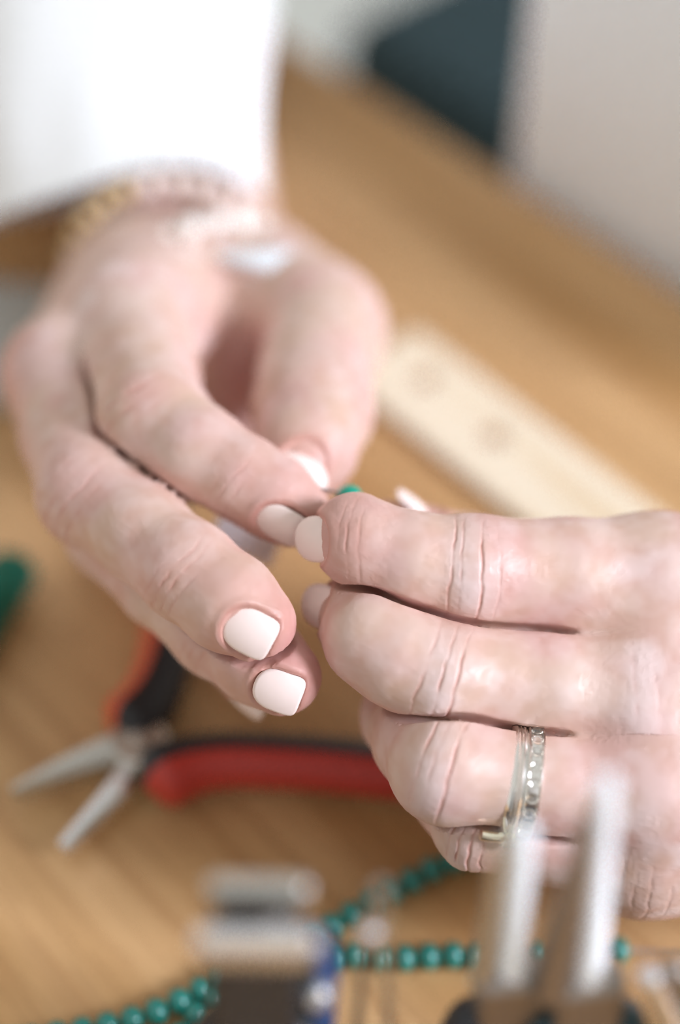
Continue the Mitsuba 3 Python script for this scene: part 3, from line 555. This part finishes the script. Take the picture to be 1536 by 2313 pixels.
def jaw(pts, w, h, m):
    prof = np.array([(-1, -1), (1, -1), (1, 0.35), (0.55, 1), (-0.55, 1), (-1, 0.35)], float)
    return put('jaw', sweep(pts, prof, 24, lambda t: ((w[0] + (w[1] - w[0]) * t) / 2, (h[0] + (h[1] - h[0]) * t) / 2)), m, k, smooth=20)
jaw([(-39.0, -68.0, 757.0), (-48.8, -71.6, 757.0), (-58.0, -75.6, 756.5), (-66.6, -80.2, 756.0)], (8.2, 1.9), (8.5, 3.5), 'tool_steel')
jaw([(-42.7, -74.2, 756.0), (-46.7, -81.1, 756.0), (-51.1, -86.8, 755.5), (-55.5, -92.4, 755.0)], (5.4, 2.6), (6.5, 3.2), 'bright_steel')
for g, a in ((g1, 0), (g2, 0)): put('arm', sweep([J + [0, 0, 0.5], (J + np.array(g[1])) / 2 + [0, 0, 0.3], g[2]], ellipse(3.2, 3.2, 14, 3), 16), 'brown_steel', k)
tag(k, 'open mini pliers with red and black grips lying on the table under the hands', 'pliers')

k = numbered('green_screwdriver')
put('grip', sweep([(-72.8, -18.3, 756.5), (-74.6, -23.9, 756.5), (-77.5, -32.2, 756.5), (-82.4, -45.6, 756.5), (-87.9, -59.6, 756.5)], ellipse(5.6, 5.6, 24), 40, lambda t: round_ends(t, 0.08)), 'green_grip', k, smooth=50)
put('shaft', sweep([(-87.5, -58.7, 756.5), (-92.4, -68.3, 754.5), (-97.4, -78.9, 752.5)], ellipse(1.6, 1.6, 12), 10), 'tool_steel', k)
tag(k, 'dark green handled tool with a rounded end poking in at the left edge', 'tool')

# upright tools in the foreground; the rack that holds them stands below the frame
def upright(name, base, tip, parts, label, cat, spin=0.0):
    """parts: (name, mesh made along +z from 0 at the tool's foot, material)."""
    k = numbered(name); base, tip = np.asarray(base), np.asarray(tip)
    ax = unit(tip - base)
    for nm, m, mt, sm in parts: put(nm, frame(m, base, ax, (math.cos(spin), math.sin(spin), 0)), mt, k, smooth=sm)
    tag(k, label, cat)
def cone_jaw(x0, x1, z0, z1, r0, r1): return sweep([(x0, 0, z0), ((x0 + x1) / 2, 0, (z0 + z1) / 2), (x1, 0, z1)], ellipse(1, 1, 20), 30, lambda t: (r0 + (r1 - r0) * t) * (1 if t < 0.93 else math.sqrt(max(1 - ((t - 0.93) / 0.07) ** 2, 0.02))), up=(0, 1, 0))
def grip_leg(s): return sweep([(s * 4, 0, -6), (s * 8.5, 0, -22), (s * 10.5, 0, -45), (s * 7, 0, -68)], ellipse(4.0, 4.2, 18), 30, lambda t: round_ends(t, 0.1), up=(0, 1, 0))
def pliers_up(base, tip, label, spin, jaws, mats, legs, jl):
    L = np.linalg.norm(np.asarray(tip) - np.asarray(base)); parts = []
    for (x0, x1, r0, r1), mt in zip(jaws, mats): parts.append(('jaw', cone_jaw(x0, x1, 0, L * jl if mt != mats[-1] else L, r0, r1), mt, 40))
    parts.append(('joint', frame(rbox(11, 6.5, 15, 2), (0, 0, -5), (0, 0, 1)), 'brown_steel', 30))
    for s in (-1, 1): parts.append(('grip', grip_leg(s), legs, 50))
    upright('upright_pliers', base, tip, parts, label, 'pliers', spin)
pliers_up((25.5, -152.2, 819.2), (25.0, -147.2, 855.6), 'slim upright pliers whose jaws with a painted pale glint overlap the rings on the hand', 0.1, [(-4.4, -3.0, 2.0, 1.1), (0, 0, 2.35, 1.6)], ['tool_steel', 'glint_white'], 'black_grip', 0.92)
pliers_up((36.6, -153.6, 820.6), (35.1, -146.1, 865.9), 'tallest upright pliers in the foreground, to the right of the rings', 0.15, [(-5.6, -1.6, 3.2, 1.2), (0, 0, 2.5, 1.5)], ['brown_steel', 'glint_white'], 'dark_teal_grip', 0.85)
# end nippers with a wide head
b, t = np.array((-12.2, -160.1, 821.6)), np.array((-10.8, -159.9, 853.8)); L = np.linalg.norm(t - b)
hp = [('jaw', frame(rbox(16.5, 3.6, 6.5, 1.6), (0, -3.4, L - 2.5), (0, 0, 1)), 'bright_steel', 35), ('jaw', frame(rbox(14.0, 3.0, 7.0, 1.4), (0, 3.4, L - 1.5), (0, 0, 1)), 'tool_steel', 35),
      ('joint', frame(rbox(13, 6.5, L - 4, 2), (0, 0, (L - 6) / 2), (0, 0, 1)), 'black_grip', 35),
      ('grip', sweep([(-4, 0, 2), (-7, 0, -15), (-8, 0, -35), (-5, 0, -55)], ellipse(4.2, 4.4, 18), 24, lambda t: round_ends(t, 0.1), up=(0, 1, 0)), 'black_grip', 50),
      ('grip', sweep([(4, 0, 2), (7, 0, -15), (8, 0, -35), (5, 0, -55)], ellipse(4.2, 4.4, 18), 24, lambda t: round_ends(t, 0.1), up=(0, 1, 0)), 'black_grip', 50)]
upright('end_nippers', b, t, hp, 'upright nippers with a wide pale steel head and dark body at the bottom', 'nippers', 0.0)
# black and blue handle standing up
b, t = np.array((-4.7, -157.9, 799.6)), np.array((-3.5, -153.6, 836.6)); L = np.linalg.norm(t - b)
upright('upright_screwdriver', b, t, [('grip', sweep([(0, 0, -14), (0, 0, L * 0.5), (0.3, 0, L)], half(3.6, 4.0, -1), 30, lambda t: round_ends(t, 0.14), up=(0, 1, 0)), 'blue_grip', 50),
                                 ('grip', sweep([(0, 0, -14), (0, 0, L * 0.5), (0.3, 0, L)], half(4.6, 4.6, 1), 30, lambda t: round_ends(t, 0.14), up=(0, 1, 0)), 'dark_teal_grip', 50)],
        'upright tool handle, black with a blue side and an added ball for the bright glint, beside the nippers', 'tool', 0.0)
b, t = np.array((4.9, -157.6, 813.1)), np.array((5.2, -154.2, 850.8)); L = np.linalg.norm(t - b)
upright('tweezers', b, t, [('blade', sweep([(-1.3, 0, -50), (-2.6, 0, -20), (-1.6, 0, L * 0.5), (-0.5, 0, L * 0.97)], ellipse(0.7, 1, 10, 3), 24, lambda t: (1, 2.4 - 1.6 * t), up=(0, 1, 0)), 'brown_steel', 40),
                           ('blade', sweep([(1.3, 0, -50), (2.6, 0, -20), (1.6, 0, L * 0.5), (0.5, 0, L)], ellipse(0.7, 1, 10, 3), 24, lambda t: (1, 2.4 - 1.6 * t), up=(0, 1, 0)), 'tool_steel', 40)], 'thin grey upright tweezers between the blue handle and the slim pliers', 'tweezers', 0.0)
b, t = np.array((53.2, -159.4, 806.2)), np.array((43.8, -156.2, 830.4)); L = np.linalg.norm(t - b)
upright('upright_pliers', b, t, [('jaw', cone_jaw(0, 0, 0, L, 3.0, 1.8), 'bright_steel', 40), ('jaw', cone_jaw(5.5, 3.5, 0, L * 1.02, 3.0, 1.8), 'brown_steel', 40), ('joint', frame(rbox(12, 7, 14, 2), (2, 0, -6), (0, 0, 1)), 'black_grip', 35)]
        + [('grip', grip_leg(s), 'black_grip', 50) for s in (-1, 1)], 'leaning pliers cut off by the lower right corner', 'pliers', 0.0)
mat('dark_plastic', (0.02, 0.02, 0.022), 0.5, 0.4)
ball = trimesh.creation.icosphere(3, 2.2)
for key, at in (('upright_screwdriver', (-3.3, -158.8, 828.1)), ('end_nippers', (-8.1, -162.1, 851.9)), ('tweezers', (4.1, -156.1, 841.2))):
    b_ = ball.copy(); b_.apply_scale(1.0 if key != 'tweezers' else 0.75); b_.apply_translation(at); put('glint_ball', b_, 'bright_steel', key, smooth=True)  # steel balls added to catch the window as glints on these tools
rk = numbered('tool_rack')
for y in (-172, -196): put('rail', rbox(150, 3, 6, 1.2, 0.0, (6, y, 776)), 'dark_plastic', rk)
for x in (-69, 81): put('side', rbox(3, 27, 29, 1.2, 0.0, (x, -184, 764.6)), 'dark_plastic', rk)
tag(rk, 'dark rack below the upright tools', 'rack')

bowl = lathe([(0.5, 0), (14, 0), (20, 3), (23.5, 9), (24, 9.6), (22.6, 9.6), (19, 4.2), (13, 1.6), (0.5, 1.4)], 60)
bw = np.array((-19.5, -155.6, 750.0)); bowl.apply_translation([bw[0], bw[1], 750.1])
tag(put('bead_dish', bowl, 'white_glaze', smooth=40), 'white dish whose rim shows at the bottom left in front of the beads', 'dish')
